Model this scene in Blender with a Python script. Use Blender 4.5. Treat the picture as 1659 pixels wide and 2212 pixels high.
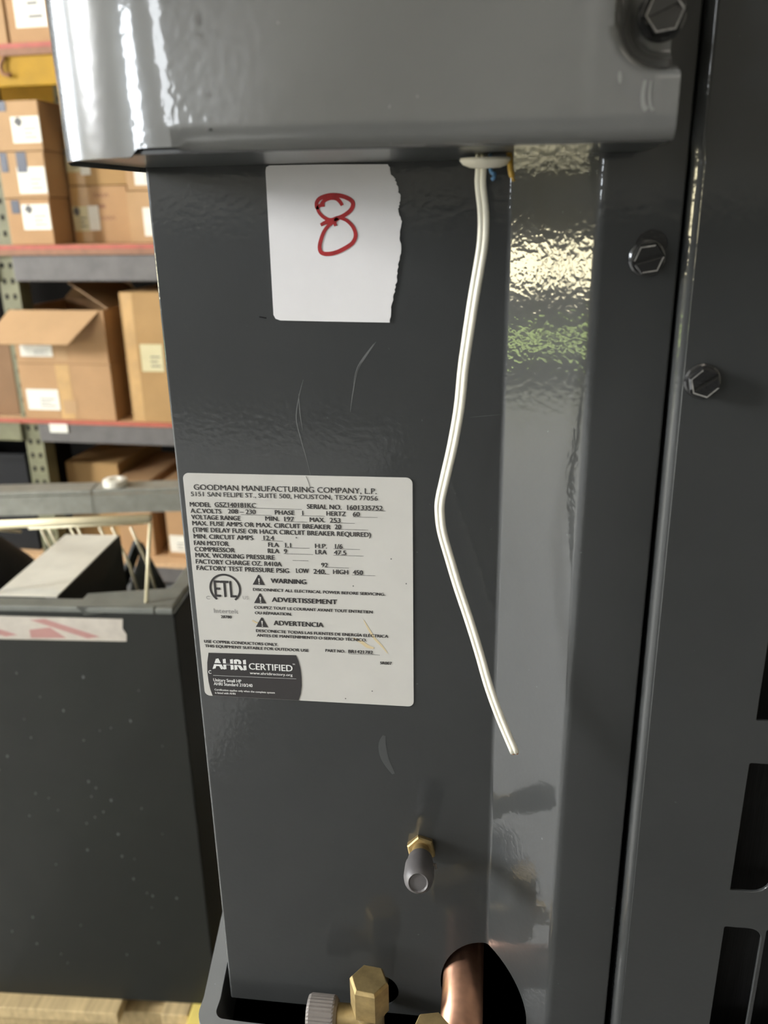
import bpy, bmesh, math, random
from mathutils import Matrix, Vector
random.seed(7)
S = bpy.context.scene
COL = S.collection
for o in list(bpy.data.objects):
    bpy.data.objects.remove(o)

# ------------------------------------------------------------------ camera, world, exposure
MU = Matrix.Translation((0, 0, 1.1))          # frame of the big unit: x along its service panel, y into it, z up
cam_d = bpy.data.cameras.new('camera')
cam = bpy.data.objects.new('camera', cam_d); COL.objects.link(cam)
def cam_matrix(loc, yaw, pitch, roll):
    return (Matrix.Translation(loc) @ Matrix.Rotation(yaw, 4, 'Z') @
            Matrix.Rotation(math.pi / 2 - pitch, 4, 'X') @ Matrix.Rotation(roll, 4, 'Z'))
cam.matrix_world = cam_matrix((0.1186, -0.3054, 1.2971), 0.1289, 0.34605, -0.01762)
cam_d.sensor_fit = 'VERTICAL'; cam_d.sensor_height = 4.8; cam_d.sensor_width = 3.6
cam_d.lens = 3.99; cam_d.clip_start = 0.02; cam_d.clip_end = 60
cam_d.dof.use_dof = True; cam_d.dof.focus_distance = 0.36; cam_d.dof.aperture_fstop = 1.8
S.camera = cam
W = bpy.data.worlds.new('world'); S.world = W; W.use_nodes = True
W.node_tree.nodes['Background'].inputs[0].default_value = (0.75, 0.85, 1.0, 1)
W.node_tree.nodes['Background'].inputs[1].default_value = 0.3
S.view_settings.view_transform = 'Standard'; S.view_settings.look = 'None'
S.view_settings.gamma = 1; S.view_settings.use_curve_mapping = False
S.view_settings.exposure = -0.6
# light strengths (emission of window panes and lamp tubes)
L_WIN_SIDE = 270.0      # window in the left wall towards the front
L_WIN_REAR = 75.0       # window in the left wall towards the back
L_WIN_FRONT = 46.0      # corner window in the front wall
L_WIN_SLIM = 26.0       # slim window in the front wall
L_DOOR = 60.0           # glazed rows of the roll-up door
L_TUBE_AISLE = 27.0     # warm tubes over the shelf aisle
L_TUBE_ROOM = 31.0      # tubes over the rest of the room

# ------------------------------------------------------------------ materials
def nt(name):
    m = bpy.data.materials.new(name); m.use_nodes = True
    t = m.node_tree; b = t.nodes['Principled BSDF']
    return m, t, b
def inp(b, **k):
    for n, v in k.items():
        b.inputs[n.replace('_', ' ')].default_value = v
def noise(t, scale, detail=3, rough=0.55, stretch=None):
    tc = t.nodes.new('ShaderNodeTexCoord'); n = t.nodes.new('ShaderNodeTexNoise')
    n.inputs['Scale'].default_value = scale; n.inputs['Detail'].default_value = detail; n.inputs['Roughness'].default_value = rough
    if stretch:
        mp = t.nodes.new('ShaderNodeMapping'); mp.inputs['Scale'].default_value = stretch
        t.links.new(tc.outputs['Object'], mp.inputs[0]); t.links.new(mp.outputs[0], n.inputs['Vector'])
    else:
        t.links.new(tc.outputs['Object'], n.inputs['Vector'])
    return n
def ramp(t, src, stops):
    r = t.nodes.new('ShaderNodeValToRGB'); e = r.color_ramp.elements
    e[0].position, e[0].color = stops[0]; e[1].position, e[1].color = stops[1]
    for p, c in stops[2:]:
        x = e.new(p); x.color = c
    t.links.new(src, r.inputs[0]); return r
def c4(c): return (c[0], c[1], c[2], 1)
def mul(c, f): return (c[0] * f, c[1] * f, c[2] * f, 1)
def bump(t, b, src, dist, strength=1.0):
    n = t.nodes.new('ShaderNodeBump'); n.inputs['Distance'].default_value = dist; n.inputs['Strength'].default_value = strength
    t.links.new(src, n.inputs['Height']); t.links.new(n.outputs[0], b.inputs['Normal']); return n
def mottled(name, col, rough=0.5, scale=20, amt=0.15, bscale=None, bdist=0.0, metallic=0.0, spec=0.5, stretch=None, detail=3):
    m, t, b = nt(name)
    n = noise(t, scale, detail, 0.6, stretch)
    r = ramp(t, n.outputs[0], [(0.3, mul(col, 1 - amt)), (0.7, mul(col, 1 + amt))])
    t.links.new(r.outputs[0], b.inputs['Base Color'])
    inp(b, Roughness=rough, Metallic=metallic); b.inputs['Specular IOR Level'].default_value = spec
    if bscale:
        n2 = noise(t, bscale, 2); bump(t, b, n2.outputs[0], bdist)
    return m
def paint(name, col, rough, coat, peel, peel_scale=520, dust=0.0, spec=0.5, coat_rough=0.05):
    """grey powder-coat: orange-peel relief, faint dusty mottling, sparse pale specks"""
    m, t, b = nt(name)
    n = noise(t, 14, 4, 0.6)
    r = ramp(t, n.outputs[0], [(0.3, mul(col, 0.93)), (0.72, mul(col, 1.07))])
    v = noise(t, 420, 1, 0.3)
    k = ramp(t, v.outputs[0], [(0.80 - dust, (0, 0, 0, 1)), (0.86 - dust, (1, 1, 1, 1))])
    mx = t.nodes.new('ShaderNodeMix'); mx.data_type = 'RGBA'
    t.links.new(k.outputs[0], mx.inputs[0]); t.links.new(r.outputs[0], mx.inputs[6]); mx.inputs[7].default_value = mul(col, 2.2)
    t.links.new(mx.outputs[2], b.inputs['Base Color'])
    inp(b, Roughness=rough); b.inputs['Specular IOR Level'].default_value = spec
    b.inputs['Coat Weight'].default_value = coat; b.inputs['Coat Roughness'].default_value = coat_rough
    if not peel: return m
    p = noise(t, peel_scale, 1, 0.4); bm_ = bump(t, b, p.outputs[0], peel)
    t.links.new(bm_.outputs[0], b.inputs['Coat Normal'])
    return m
def emit(name, col, s):
    m = bpy.data.materials.new(name); m.use_nodes = True; t = m.node_tree
    t.nodes.remove(t.nodes['Principled BSDF']); e = t.nodes.new('ShaderNodeEmission')
    e.inputs[0].default_value = c4(col); e.inputs[1].default_value = s
    t.links.new(e.outputs[0], t.nodes['Material Output'].inputs[0]); return m
def plain(name, col, rough=0.5, metallic=0.0, spec=0.5): return mottled(name, col, rough, 40, 0.05, metallic=metallic, spec=spec)

GREY = (0.034, 0.0355, 0.0355)
M = {}
M['panel'] = paint('panel_paint', GREY, 0.42, 0.75, 0.00005, 480, spec=0.12, coat_rough=0.06)
M['underside'] = paint('smooth_cover_paint', GREY, 0.38, 0.35, 0.0, coat_rough=0.1)
M['glossy'] = paint('lit_cover_paint', (0.115, 0.115, 0.110), 0.22, 0.8, 0.000045, 380, coat_rough=0.04)  # same paint as the panel, lightened: its brighter reflections are in the colour
M['pan'] = paint('lit_pan_paint', (0.19, 0.197, 0.20), 0.3, 0.5, 0.00003)  # same paint as the unit, lightened to carry the light on the rim
M['old_paint'] = paint('neighbour_paint', (0.018, 0.0188, 0.0158), 0.5, 0.05, 0.00003, dust=0.02, spec=0.2)
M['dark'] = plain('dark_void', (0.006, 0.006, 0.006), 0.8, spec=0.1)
M['black'] = plain('black_plastic', (0.008, 0.008, 0.009), 0.6, spec=0.2)
M['coil'] = mottled('coil_fins', (0.008, 0.008, 0.008), 0.7, 900, 0.5, spec=0.2, stretch=(3, 1, .05))
M['screw'] = paint('screw_paint', (0.010, 0.010, 0.0105), 0.22, 1.0, 0.00003, 900)
M['screw_worn_lit'] = mottled('worn_lit_screw_rim', (0.26, 0.25, 0.235), 0.35, 500, 0.4, metallic=0.3)
M['paper'] = mottled('white_sticker_paper', (0.78, 0.76, 0.76), 0.5, 60, 0.02, spec=0.3)
M['plate'] = mottled('printed_plate_stock', (0.535, 0.52, 0.485), 0.38, 50, 0.03, spec=0.4)
M['ink'] = plain('black_ink', (0.035, 0.032, 0.032), 0.55, spec=0.3)
M['ink_grey'] = plain('grey_ink', (0.30, 0.29, 0.28), 0.55, spec=0.3)
M['ink_soft'] = plain('thin_dark_ink', (0.13, 0.125, 0.12), 0.55, spec=0.3)
M['white_ink'] = plain('white_print', (0.72, 0.72, 0.70), 0.5, spec=0.3)
M['red_ink'] = mottled('red_marker', (0.36, 0.022, 0.024), 0.5, 300, 0.25, spec=0.3)
M['stain'] = plain('tan_stain', (0.60, 0.49, 0.30), 0.6)
M['scratch'] = plain('pale_scratch', (0.11, 0.112, 0.11), 0.6)
M['paint_run'] = plain('thick_paint_run', (0.19, 0.19, 0.18), 0.4)
M['smear'] = plain('pale_smear', (0.052, 0.054, 0.054), 0.5)
M['cable'] = mottled('ivory_cable', (0.80, 0.77, 0.66), 0.42, 200, 0.05)
M['copper_end'] = plain('copper_strands', (0.45, 0.2, 0.09), 0.35, 1.0)
M['nylon'] = plain('ivory_nylon', (0.72, 0.68, 0.56), 0.4)
M['blue'] = plain('blue_wire', (0.06, 0.16, 0.30), 0.45)
M['yellow_wire'] = plain('yellow_wire', (0.40, 0.24, 0.03), 0.45)
M['brass'] = mottled('brass', (0.42, 0.31, 0.145), 0.5, 120, 0.25, 300, 0.0001, metallic=0.85)
M['brass_dull'] = mottled('brass_tarnished', (0.30, 0.23, 0.11), 0.5, 100, 0.25, metallic=0.7)
M['cap'] = mottled('grey_plastic_cap', (0.085, 0.078, 0.078), 0.5, 150, 0.12)
M['knurl'] = mottled('grey_knurled_cap', (0.17, 0.15, 0.135), 0.55, 150, 0.12, metallic=0.1)
M['copper'] = mottled('copper_tube', (0.42, 0.23, 0.155), 0.4, 60, 0.35, metallic=0.9)
M['rim_grey'] = mottled('grey_green_rim', (0.16, 0.165, 0.145), 0.45, 30, 0.15, metallic=0.2)
M['galv'] = mottled('galvanised_steel', (0.26, 0.26, 0.225), 0.45, 30, 0.15, metallic=0.35)
M['sheet'] = mottled('bare_sheet_steel', (0.62, 0.60, 0.52), 0.35, 18, 0.1, metallic=0.0)
M['wire'] = plain('ivory_coated_wire', (0.72, 0.64, 0.42), 0.4)
M['rack_grey'] = mottled('grey_rack_paint', (0.092, 0.083, 0.077), 0.6, 14, 0.2)
M['rack_yellow'] = mottled('yellow_rack_paint', (0.34, 0.19, 0.010), 0.6, 14, 0.12, spec=0.2)
M['rack_olive'] = mottled('olive_rack_paint', (0.13, 0.125, 0.065), 0.6, 14, 0.2)
M['deck'] = mottled('particle_board', (0.50, 0.31, 0.16), 0.7, 60, 0.15)
M['red_edge'] = mottled('red_board_edge', (0.33, 0.062, 0.035), 0.6, 30, 0.15)
M['brown_edge'] = mottled('brown_board_edge', (0.22, 0.10, 0.05), 0.7, 30, 0.15)
def kraft(name, col):
    col = tuple(c * 0.64 for c in col)
    return mottled(name, col, 0.75, 9, 0.07, 300, 0.0002, spec=0.25)
M['kraft'] = kraft('kraft_card', (0.60, 0.375, 0.19))
M['kraft2'] = kraft('kraft_card_tan', (0.56, 0.33, 0.16))
M['kraft3'] = kraft('kraft_card_ochre', (0.50, 0.30, 0.12))
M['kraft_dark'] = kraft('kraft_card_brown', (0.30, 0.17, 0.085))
M['kraft_in'] = kraft('kraft_card_inside', (0.40, 0.25, 0.13))
M['ptape'] = mottled('tan_parcel_tape', (0.42, 0.25, 0.09), 0.35, 15, 0.12)
M['label_white'] = plain('box_label_white', (0.66, 0.63, 0.54), 0.6)
M['label_yellow'] = plain('box_label_cream', (0.50, 0.44, 0.25), 0.6)
M['tape_dark'] = plain('dark_blue_tape', (0.035, 0.04, 0.06), 0.4)
M['fragile'] = mottled('white_packing_tape', (0.52, 0.47, 0.40), 0.4, 30, 0.15)
M['fragile_red'] = plain('faded_red_print', (0.42, 0.215, 0.19), 0.5)
M['wood'] = mottled('pallet_pine', (0.52, 0.39, 0.20), 0.7, 14, 0.22, 80, 0.0005, stretch=(9, .8, 4))
M['wood_yellow'] = mottled('yellow_wood', (0.75, 0.60, 0.16), 0.6, 14, 0.1)
M['concrete'] = mottled('concrete', (0.15, 0.148, 0.14), 0.55, 3, 0.2, 40, 0.001)
M['bounce_pad'] = mottled('added_bounce_floor', (0.62, 0.62, 0.61), 0.5, 3, 0.08)
M['reflect_dark'] = mottled('added_dark_panel', (0.05, 0.05, 0.048), 0.7, 2, 0.1)
M['wall'] = mottled('wall_paint', (0.36, 0.34, 0.29), 0.8, 2, 0.06)
M['wall_dark'] = mottled('dark_block_wall', (0.008, 0.007, 0.006), 0.95, 3, 0.15, spec=0.05)
M['ceiling'] = mottled('ceiling_paint', (0.32, 0.31, 0.28), 0.85, 2, 0.06)
M['frame'] = plain('white_frame', (0.6, 0.6, 0.58), 0.5)
M['win_side'] = emit('daylight_side', (0.97, 0.985, 1.0), L_WIN_SIDE)
M['win_rear'] = emit('daylight_rear', (0.86, 0.93, 1.0), L_WIN_REAR)
M['win_front'] = emit('daylight_front', (0.88, 0.94, 1.0), L_WIN_FRONT)
M['win_slim'] = emit('daylight_slim', (0.92, 0.96, 1.0), L_WIN_SLIM)
M['door_pane'] = emit('door_glow', (1.0, 0.90, 0.58), L_DOOR)
M['door_pane_low'] = emit('door_glow_low', (0.78, 1.0, 0.32), L_DOOR * 0.3)
M['tube_aisle'] = emit('warm_tube', (1.0, 0.74, 0.44), L_TUBE_AISLE)
M['tube_room'] = emit('room_tube', (1.0, 0.90, 0.76), L_TUBE_ROOM)

# ------------------------------------------------------------------ object helpers
WM = {}
IDN = Matrix.Identity(4)
def thing(name, label, cat, frame=IDN, base=(0, 0, 0), group=None):
    o = bpy.data.objects.new(name, None); COL.objects.link(o); o.empty_display_size = 0.02
    m = frame @ Matrix.Translation(base); o.matrix_world = m; WM[o] = m
    o['label'] = label; o['category'] = cat
    if group: o['group'] = group
    return o
def obj(name, bm, mat, parent=None, frame=IDN, smooth=None, label=None):
    if isinstance(bm, bmesh.types.BMesh):
        me = bpy.data.meshes.new(name); bmesh.ops.recalc_face_normals(bm, faces=bm.faces) if smooth != 'keep' else None
        bm.to_mesh(me); bm.free()
    else: me = bm
    me.materials.clear(); me.materials.append(M[mat] if isinstance(mat, str) else mat)
    if smooth:
        for p in me.polygons: p.use_smooth = True
        if isinstance(smooth, (int, float)) and smooth is not True:
            me.set_sharp_from_angle(angle=math.radians(smooth))
    o = bpy.data.objects.new(name, me); COL.objects.link(o)
    if parent is not None:
        o.parent = parent; o.matrix_local = WM[parent].inverted() @ frame
    else: o.matrix_world = frame
    WM[o] = frame.copy()
    if label: o['label'] = label
    return o
def struct(name, bm, mat, parent=None):
    o = obj(name, bm, mat, parent); 
    if parent is None: o['kind'] = 'structure'
    return o
def B(): return bmesh.new()
def box(bm, x0, x1, y0, y1, z0, z1, bev=0.0):
    vs = bmesh.ops.create_cube(bm, size=1)['verts']
    for v in vs:
        v.co = Vector(((x0 + x1) / 2 + v.co.x * (x1 - x0), (y0 + y1) / 2 + v.co.y * (y1 - y0), (z0 + z1) / 2 + v.co.z * (z1 - z0)))
    if bev:
        es = {e for v in vs for e in v.link_edges}
        bmesh.ops.bevel(bm, geom=list(es), offset=bev, segments=2, affect='EDGES', profile=0.5)
    return bm
def bx(*a): return box(B(), *a)
def poly(bm, pts):
    return bm.faces.new([bm.verts.new(p) for p in pts])
def frame_of(d):
    d = Vector(d).normalized(); a = Vector((0, 0, 1)) if abs(d.z) < 0.95 else Vector((1, 0, 0))
    u = d.cross(a).normalized(); return u, u.cross(d).normalized()
def tube(bm, pts, r, seg=12, cap=True):
    """sweep a circle along a polyline with parallel transport"""
    pts = [Vector(p) for p in pts]; rings = []; u = None
    for i, p in enumerate(pts):
        d = (pts[min(i + 1, len(pts) - 1)] - pts[max(i - 1, 0)]).normalized()
        if u is None: u, _ = frame_of(d)
        u = (u - d * u.dot(d)).normalized(); w = d.cross(u)
        rr = r[i] if isinstance(r, (list, tuple)) else r
        rings.append([bm.verts.new(p + (u * math.cos(2 * math.pi * k / seg) + w * math.sin(2 * math.pi * k / seg)) * rr) for k in range(seg)])
    for a, b in zip(rings, rings[1:]):
        for k in range(seg): bm.faces.new((a[k], a[(k + 1) % seg], b[(k + 1) % seg], b[k]))
    if cap:
        bm.faces.new(rings[0]); bm.faces.new(rings[-1])
    return bm
def lathe(bm, a, b, prof, seg=28, flute=None):
    """revolve [(distance along a->b in metres, radius)] around the axis a->b"""
    a = Vector(a); d = (Vector(b) - a).normalized(); u, w = frame_of(d); rings = []
    for i, (t, r) in enumerate(prof):
        ring = []
        for k in range(seg):
            rr = r * (1 - (flute[1] if flute and flute[0][0] <= i <= flute[0][1] and k % 2 else 0))
            ang = 2 * math.pi * k / seg
            ring.append(bm.verts.new(a + d * t + (u * math.cos(ang) + w * math.sin(ang)) * rr))
        rings.append(ring)
    for p, q in zip(rings, rings[1:]):
        for k in range(seg): bm.faces.new((p[k], p[(k + 1) % seg], q[(k + 1) % seg], q[k]))
    bm.faces.new(rings[0]); bm.faces.new(rings[-1]); return bm
def prism(bm, a, b, n, prof, rot=0.0):
    """like lathe but with n flat sides turned by rot; u is horizontal"""
    a = Vector(a); d = (Vector(b) - a).normalized(); u, w = frame_of(d); rings = []
    for t, r in prof:
        rings.append([bm.verts.new(a + d * t + (u * math.cos(rot + 2 * math.pi * k / n) + w * math.sin(rot + 2 * math.pi * k / n)) * r) for k in range(n)])
    for p, q in zip(rings, rings[1:]):
        for k in range(n): bm.faces.new((p[k], p[(k + 1) % n], q[(k + 1) % n], q[k]))
    bm.faces.new(rings[0]); bm.faces.new(rings[-1]); return bm
def smooth_pts(P, n=8):
    P = [Vector(p) for p in P]; out = []
    for i in range(len(P) - 1):
        p0 = P[max(i - 1, 0)]; p1 = P[i]; p2 = P[i + 1]; p3 = P[min(i + 2, len(P) - 1)]
        for k in range(n):
            t = k / n
            out.append(0.5 * ((2 * p1) + (p2 - p0) * t + (2 * p0 - 5 * p1 + 4 * p2 - p3) * t * t + (3 * p1 - p0 - 3 * p2 + p3) * t ** 3))
    out.append(P[-1]); return out
def ribbon(bm, P, w, y, n=6, closed=False, wf=None):
    """flat print stroke in the xz plane facing -y; P in metres (x, z)"""
    Q = smooth_pts([(x, z, 0) for x, z in P], n) if n > 1 else [Vector((x, z, 0)) for x, z in P]
    L = []; R = []
    for i, p in enumerate(Q):
        d = (Q[min(i + 1, len(Q) - 1)] - Q[max(i - 1, 0)]).normalized(); nn = Vector((-d.y, d.x, 0))
        ww = w * (wf(i / (len(Q) - 1)) if wf else 1) / 2
        L.append(bm.verts.new((p.x + nn.x * ww, y, p.y + nn.y * ww))); R.append(bm.verts.new((p.x - nn.x * ww, y, p.y - nn.y * ww)))
    for i in range(len(Q) - 1): bm.faces.new((L[i], L[i + 1], R[i + 1], R[i]))
    return bm
def flat(bm, P, y): return poly(bm, [(x, y, z) for x, z in P])
def sheet(bm, P, y0, y1):
    """closed outline in xz given thickness from y0 (back) to y1 (front)"""
    f = flat(bm, P, y1); g = flat(bm, P, y0); n = len(P)
    for i in range(n):
        bm.faces.new((f.verts[i], g.verts[i], g.verts[(i + 1) % n], f.verts[(i + 1) % n]))
    return bm
def rrect(x0, x1, z0, z1, r, n=5):
    rs = r if isinstance(r, (list, tuple)) else (r, r, r, r)      # bl, br, tr, tl
    out = []
    for (cx, cz, a0, q) in ((x0, z0, 180, rs[0]), (x1, z0, 270, rs[1]), (x1, z1, 0, rs[2]), (x0, z1, 90, rs[3])):
        mx = cx + (q if cx == x0 else -q); mz = cz + (q if cz == z0 else -q)
        for k in range(n + 1):
            a = math.radians(a0 + 90 * k / n); out.append((mx + q * math.cos(a), mz + q * math.sin(a)))
    return out
def evaluated(o):
    dg = bpy.context.evaluated_depsgraph_get(); dg.update()
    me = bpy.data.meshes.new_from_object(o.evaluated_get(dg)); return me
def boolean_cut(bm, cutters):
    """returns a mesh: bm minus every cutter bmesh"""
    me = bpy.data.meshes.new('tmp'); bmesh.ops.recalc_face_normals(bm, faces=bm.faces); bm.to_mesh(me); bm.free()
    o = bpy.data.objects.new('tmp', me); COL.objects.link(o); cs = []
    for c in cutters:
        m2 = bpy.data.meshes.new('tmp'); bmesh.ops.recalc_face_normals(c, faces=c.faces); c.to_mesh(m2); c.free()
        k = bpy.data.objects.new('tmp', m2); COL.objects.link(k); cs.append(k)
        md = o.modifiers.new('b', 'BOOLEAN'); md.object = k; md.operation = 'DIFFERENCE'; md.solver = 'EXACT'
    r = evaluated(o)
    for k in cs + [o]: bpy.data.objects.remove(k)
    return r
def text_into(bm, s, x0, x1, zb, cap, y, bold=0.0):
    """flat lettering: baseline zb, from x0 to x1, capital height cap (all metres), facing -y"""
    cu = bpy.data.curves.new('tmp', 'FONT'); cu.body = s; cu.size = 1.0; cu.resolution_u = 3
    o = bpy.data.objects.new('tmp', cu); COL.objects.link(o); me = evaluated(o)
    bpy.data.objects.remove(o); bpy.data.curves.remove(cu)
    xs = [v.co.x for v in me.vertices]
    if not xs: return
    a, b = min(xs), max(xs); sx = (x1 - x0) / (b - a); sz = cap / 0.73
    if sx > sz * 1.15:                                       # never stretch a lone narrow figure
        sx = sz; x0 = (x0 + x1) / 2 - sx * (b - a) / 2
    for q in ((0,) if not bold else (-1, 1)):               # heavier type: the same outline struck twice, a hair apart
        vs = [bm.verts.new((x0 + (v.co.x - a) * sx + q * bold * cap, y - .000004 * q, zb + v.co.y * sz + .3 * q * bold * cap)) for v in me.vertices]
        for p in me.polygons:
            try: bm.faces.new([vs[i] for i in p.vertices])
            except ValueError: pass
    bpy.data.meshes.remove(me)
def arc(cx, cz, r, a0, a1, n=24):
    return [(cx + r * math.cos(math.radians(a0 + (a1 - a0) * k / n)), cz + r * math.sin(math.radians(a0 + (a1 - a0) * k / n))) for k in range(n + 1)]

# ------------------------------------------------------------------ room
RX0, RX1, RY0, RY1, RZ = -6.0, 4.5, -6.0, 3.7, 3.9
struct('floor', bx(RX0, RX1, RY0, RY1, -0.1, 0), 'concrete')
struct('ceiling', bx(RX0, RX1, RY0, RY1, RZ, RZ + 0.1), 'ceiling')
struct('wall_right', bx(RX1, RX1 + 0.15, RY0, RY1, 0, RZ), 'wall')
def wall_with_openings(name, axis, at, thick, a0, a1, openings, mat):
    """wall lying along x (axis 'x', at y=at) or along y; openings [(a0, a1, z0, z1)] left out"""
    bm = B(); xs = sorted({a0, a1, *[v for o in openings for v in o[:2]]}); zs = sorted({0, RZ, *[v for o in openings for v in o[2:]]})
    for p, q in zip(xs, xs[1:]):
        for r, s in zip(zs, zs[1:]):
            if any(o[0] <= p and q <= o[1] and o[2] <= r and s <= o[3] for o in openings): continue
            if axis == 'x': box(bm, p, q, at, at + thick, r, s)
            else: box(bm, at, at + thick, p, q, r, s)
    bmesh.ops.remove_doubles(bm, verts=bm.verts, dist=1e-5)
    return struct(name, bm, mat)
WS = (-2.0, -1.05, 2.05, 3.75)               # window_1 in the left wall (y range, z range)
WR = (0.7, 2.7, 1.5, 2.7)                   # window_4 in the left wall, towards the back
WF = (-5.7, -4.5, 1.35, 2.75)                # window_2 in the front wall (x range, z range)
WG = (-2.9, -2.3, 1.72, 2.9)               # window_3, slim
DD = (-2.1, 0.5, 0.0, 1.4)                   # low glazed loading hatch under window_1 (y range, z range)
wall_with_openings('wall_left', 'y', RX0 - 0.15, 0.15, RY0, RY1, [WS, WR, DD], 'wall')
wall_with_openings('wall_front', 'x', RY0 - 0.15, 0.15, RX0, RX1, [WF, WG], 'wall')
wall_with_openings('wall_back', 'x', RY1, 0.15, RX0, RX1, [], 'wall_dark')
def window(name, axis, at, o, mat, nx, nz):
    a0, a1, z0, z1 = o; f = B(); w = 0.05
    def put(bm, p, q, r, s, d0, d1):
        if axis == 'x': box(bm, p, q, at + d0, at + d1, r, s)
        else: box(bm, at + d0, at + d1, p, q, r, s)
    put(f, a0, a1, z0, z0 + w, -0.1, 0); put(f, a0, a1, z1 - w, z1, -0.1, 0)
    for i in range(nx + 1):
        c = a0 + w / 2 + (a1 - a0 - w) * i / nx; put(f, c - w / 2, c + w / 2, z0 + w, z1 - w, -0.1, 0)
    root = struct(name, f, 'frame')
    for i in range(nx):
        c0 = a0 + w + (a1 - a0 - w) * i / nx; c1 = a0 + (a1 - a0 - w) * (i + 1) / nx
        p = B(); put(p, c0, c1, z0 + w, z1 - w, -0.06, -0.05); obj('pane', p, mat, root)
window('window_1', 'y', RX0, WS, 'win_side', 1, 1)
window('window_4', 'y', RX0, WR, 'win_rear', 2, 1)
window('window_2', 'x', RY0, WF, 'win_front', 1, 1)
window('window_3', 'x', RY0, WG, 'win_slim', 1, 1)
struct('added_surface_2', bx(-5.95, -0.70, -4.5, 1.6, 0.0005, 0.004), 'bounce_pad')  # unseen pale pad, added to brighten the slanted wall and its bend
struct('added_surface_1', bx(RX0 + .01, RX1 - .01, RY0 + .001, RY0 + .02, 0.0, 1.25), 'reflect_dark')  # unseen dark panel, added so the service panel reflects less light
dbm = B()
DP = [(0.745, 0.975, 'door_pane'), (0.275, 0.375, 'door_pane_low')]
zs = [0, 0.275, 0.375, 0.745, 0.975, 1.4]
for r, s in zip(zs, zs[1:]):
    if any(abs(p[0] - r) < 1e-6 for p in DP):
        for p, q in ((-2.1, -2.0), (-.84, -.78), (.40, .50)): box(dbm, RX0 - .09, RX0 - .03, p, q, r, s)
    else: box(dbm, RX0 - .09, RX0 - .03, -2.1, .5, r, s)
door = struct('door_1', dbm, 'rack_grey')
for p in DP:
    for y0, y1 in ((-2.0, -.84), (-.78, .40)): obj('pane', bx(RX0 - .06, RX0 - .05, y0, y1, p[0], p[1]), p[2], door)

def ceiling_light(x, y, mat, label, group, along='x', n=1.2):
    t = thing('ceiling_light', label, 'light', base=(x, y, RZ - 0.1), group=group)
    hx, hy = (n / 2, 0.09) if along == 'x' else (0.09, n / 2)
    obj('housing', bx(x - hx, x + hx, y - hy, y + hy, RZ - 0.06, RZ - 0.0), 'frame', t)
    for s in (-1, 1):
        if along == 'x': obj('lamp_tube', tube(B(), [(x - hx + .03, y + s * .045, RZ - .085), (x + hx - .03, y + s * .045, RZ - .085)], 0.016, 8), mat, t)
        else: obj('lamp_tube', tube(B(), [(x + s * .045, y - hy + .03, RZ - .085), (x + s * .045, y + hy - .03, RZ - .085)], 0.016, 8), mat, t)
for i in range(4):
    ceiling_light(-2.6 + 1.35 * i, 1.2, 'tube_aisle', ('leftmost', 'second from left', 'third from left', 'rightmost')[i] + ' of the four twin-tube ceiling lights above the shelf aisle', 'ceiling lights above the shelf aisle')
for x, y, w in ((-2.2, -3.2, 'front left'), (0.6, -3.2, 'front middle'), (2.6, -1.2, 'right-hand')):
    ceiling_light(x, y, 'tube_room', w + ' twin-tube ceiling light of the open room', 'ceiling lights in the open room')

# ------------------------------------------------------------------ pallet rack (local frame: x along it, y into it)
RK = Matrix.Translation((-1.2, 2.4, 0)) @ Matrix.Rotation(math.radians(-3.5), 4, 'Z')
rack = thing('pallet_rack', 'tall storage rack with red-edged shelves full of cardboard boxes', 'rack', RK, (0, 0.3, 0))
RXa, RXb = -1.35, 1.6
def upright(x0, x1, y0, y1):
    bm = B(); holes = []
    d = y1 - y0
    box(bm, x0, x1, y0, y0 + 0.003, 0, 2.5); box(bm, x0, x0 + 0.003, y0 + .003, y1, 0, 2.5); box(bm, x1 - 0.003, x1, y0 + .003, y1, 0, 2.5)
    o = obj('upright', bm, 'rack_olive', rack, RK)
    h = B()
    for k in range(46):
        for s in (0.28, 0.72):
            x = x0 + (x1 - x0) * s; z = 0.08 + k * 0.05
            sheet(h, rrect(x - .006, x + .006, z - .009, z + .009, .004, 2), y0 + .001, y0 - .0006)
    obj('slot', h, 'dark', o, RK)['kind'] = 'stuff'
for x in (RXa - 0.03, -0.315, 1.55):
    upright(x, x + 0.068, 0.02, 0.085); upright(x, x + 0.068, 0.52, 0.585)
def beam(x0, x1, z0, z1, mat, y0=0.0, lab=None):
    bm = B(); box(bm, x0, x1, y0 + 0.004, y0 + 0.018, z0, z1, 0.004); box(bm, x0, x1, y0 + .019, y0 + .05, z1 - .012, z1)
    obj('beam', bm, mat, rack, RK, label=lab)
    return
for z0, z1, mr, ml in ((1.655, 1.738, 'rack_yellow', 'rack_yellow'), (1.080, 1.163, 'rack_grey', 'rack_yellow'), (0.535, 0.603, 'rack_grey', 'rack_olive'), (0.02, 0.08, 'rack_grey', 'rack_grey')):
    beam(-0.247, 1.55, z0, z1, mr); beam(RXa + .04, -0.315, z0, z1, ml); beam(RXa, 1.6, z0, z1, mr, 0.54)
for z, thick in ((1.765, .027), (1.189, .026), (0.612, .010), (0.094, 0.012)):
    for x0, x1 in ((-0.30, 1.58), (RXa, -0.302)):
        obj('shelf_board', bx(x0, x1, 0.0, 0.60, z - thick, z + .005), 'deck', rack, RK)
        if z > .2:
            e = obj('board_edge', bx(x0, x1, -0.003, -0.0002, z - 0.008, z + .005), 'red_edge', rack, RK)
            if z > 1: obj('board_edge', bx(x0, x1, -0.002, -0.0001, z - thick, z - 0.008), 'brown_edge', rack, RK)
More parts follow.
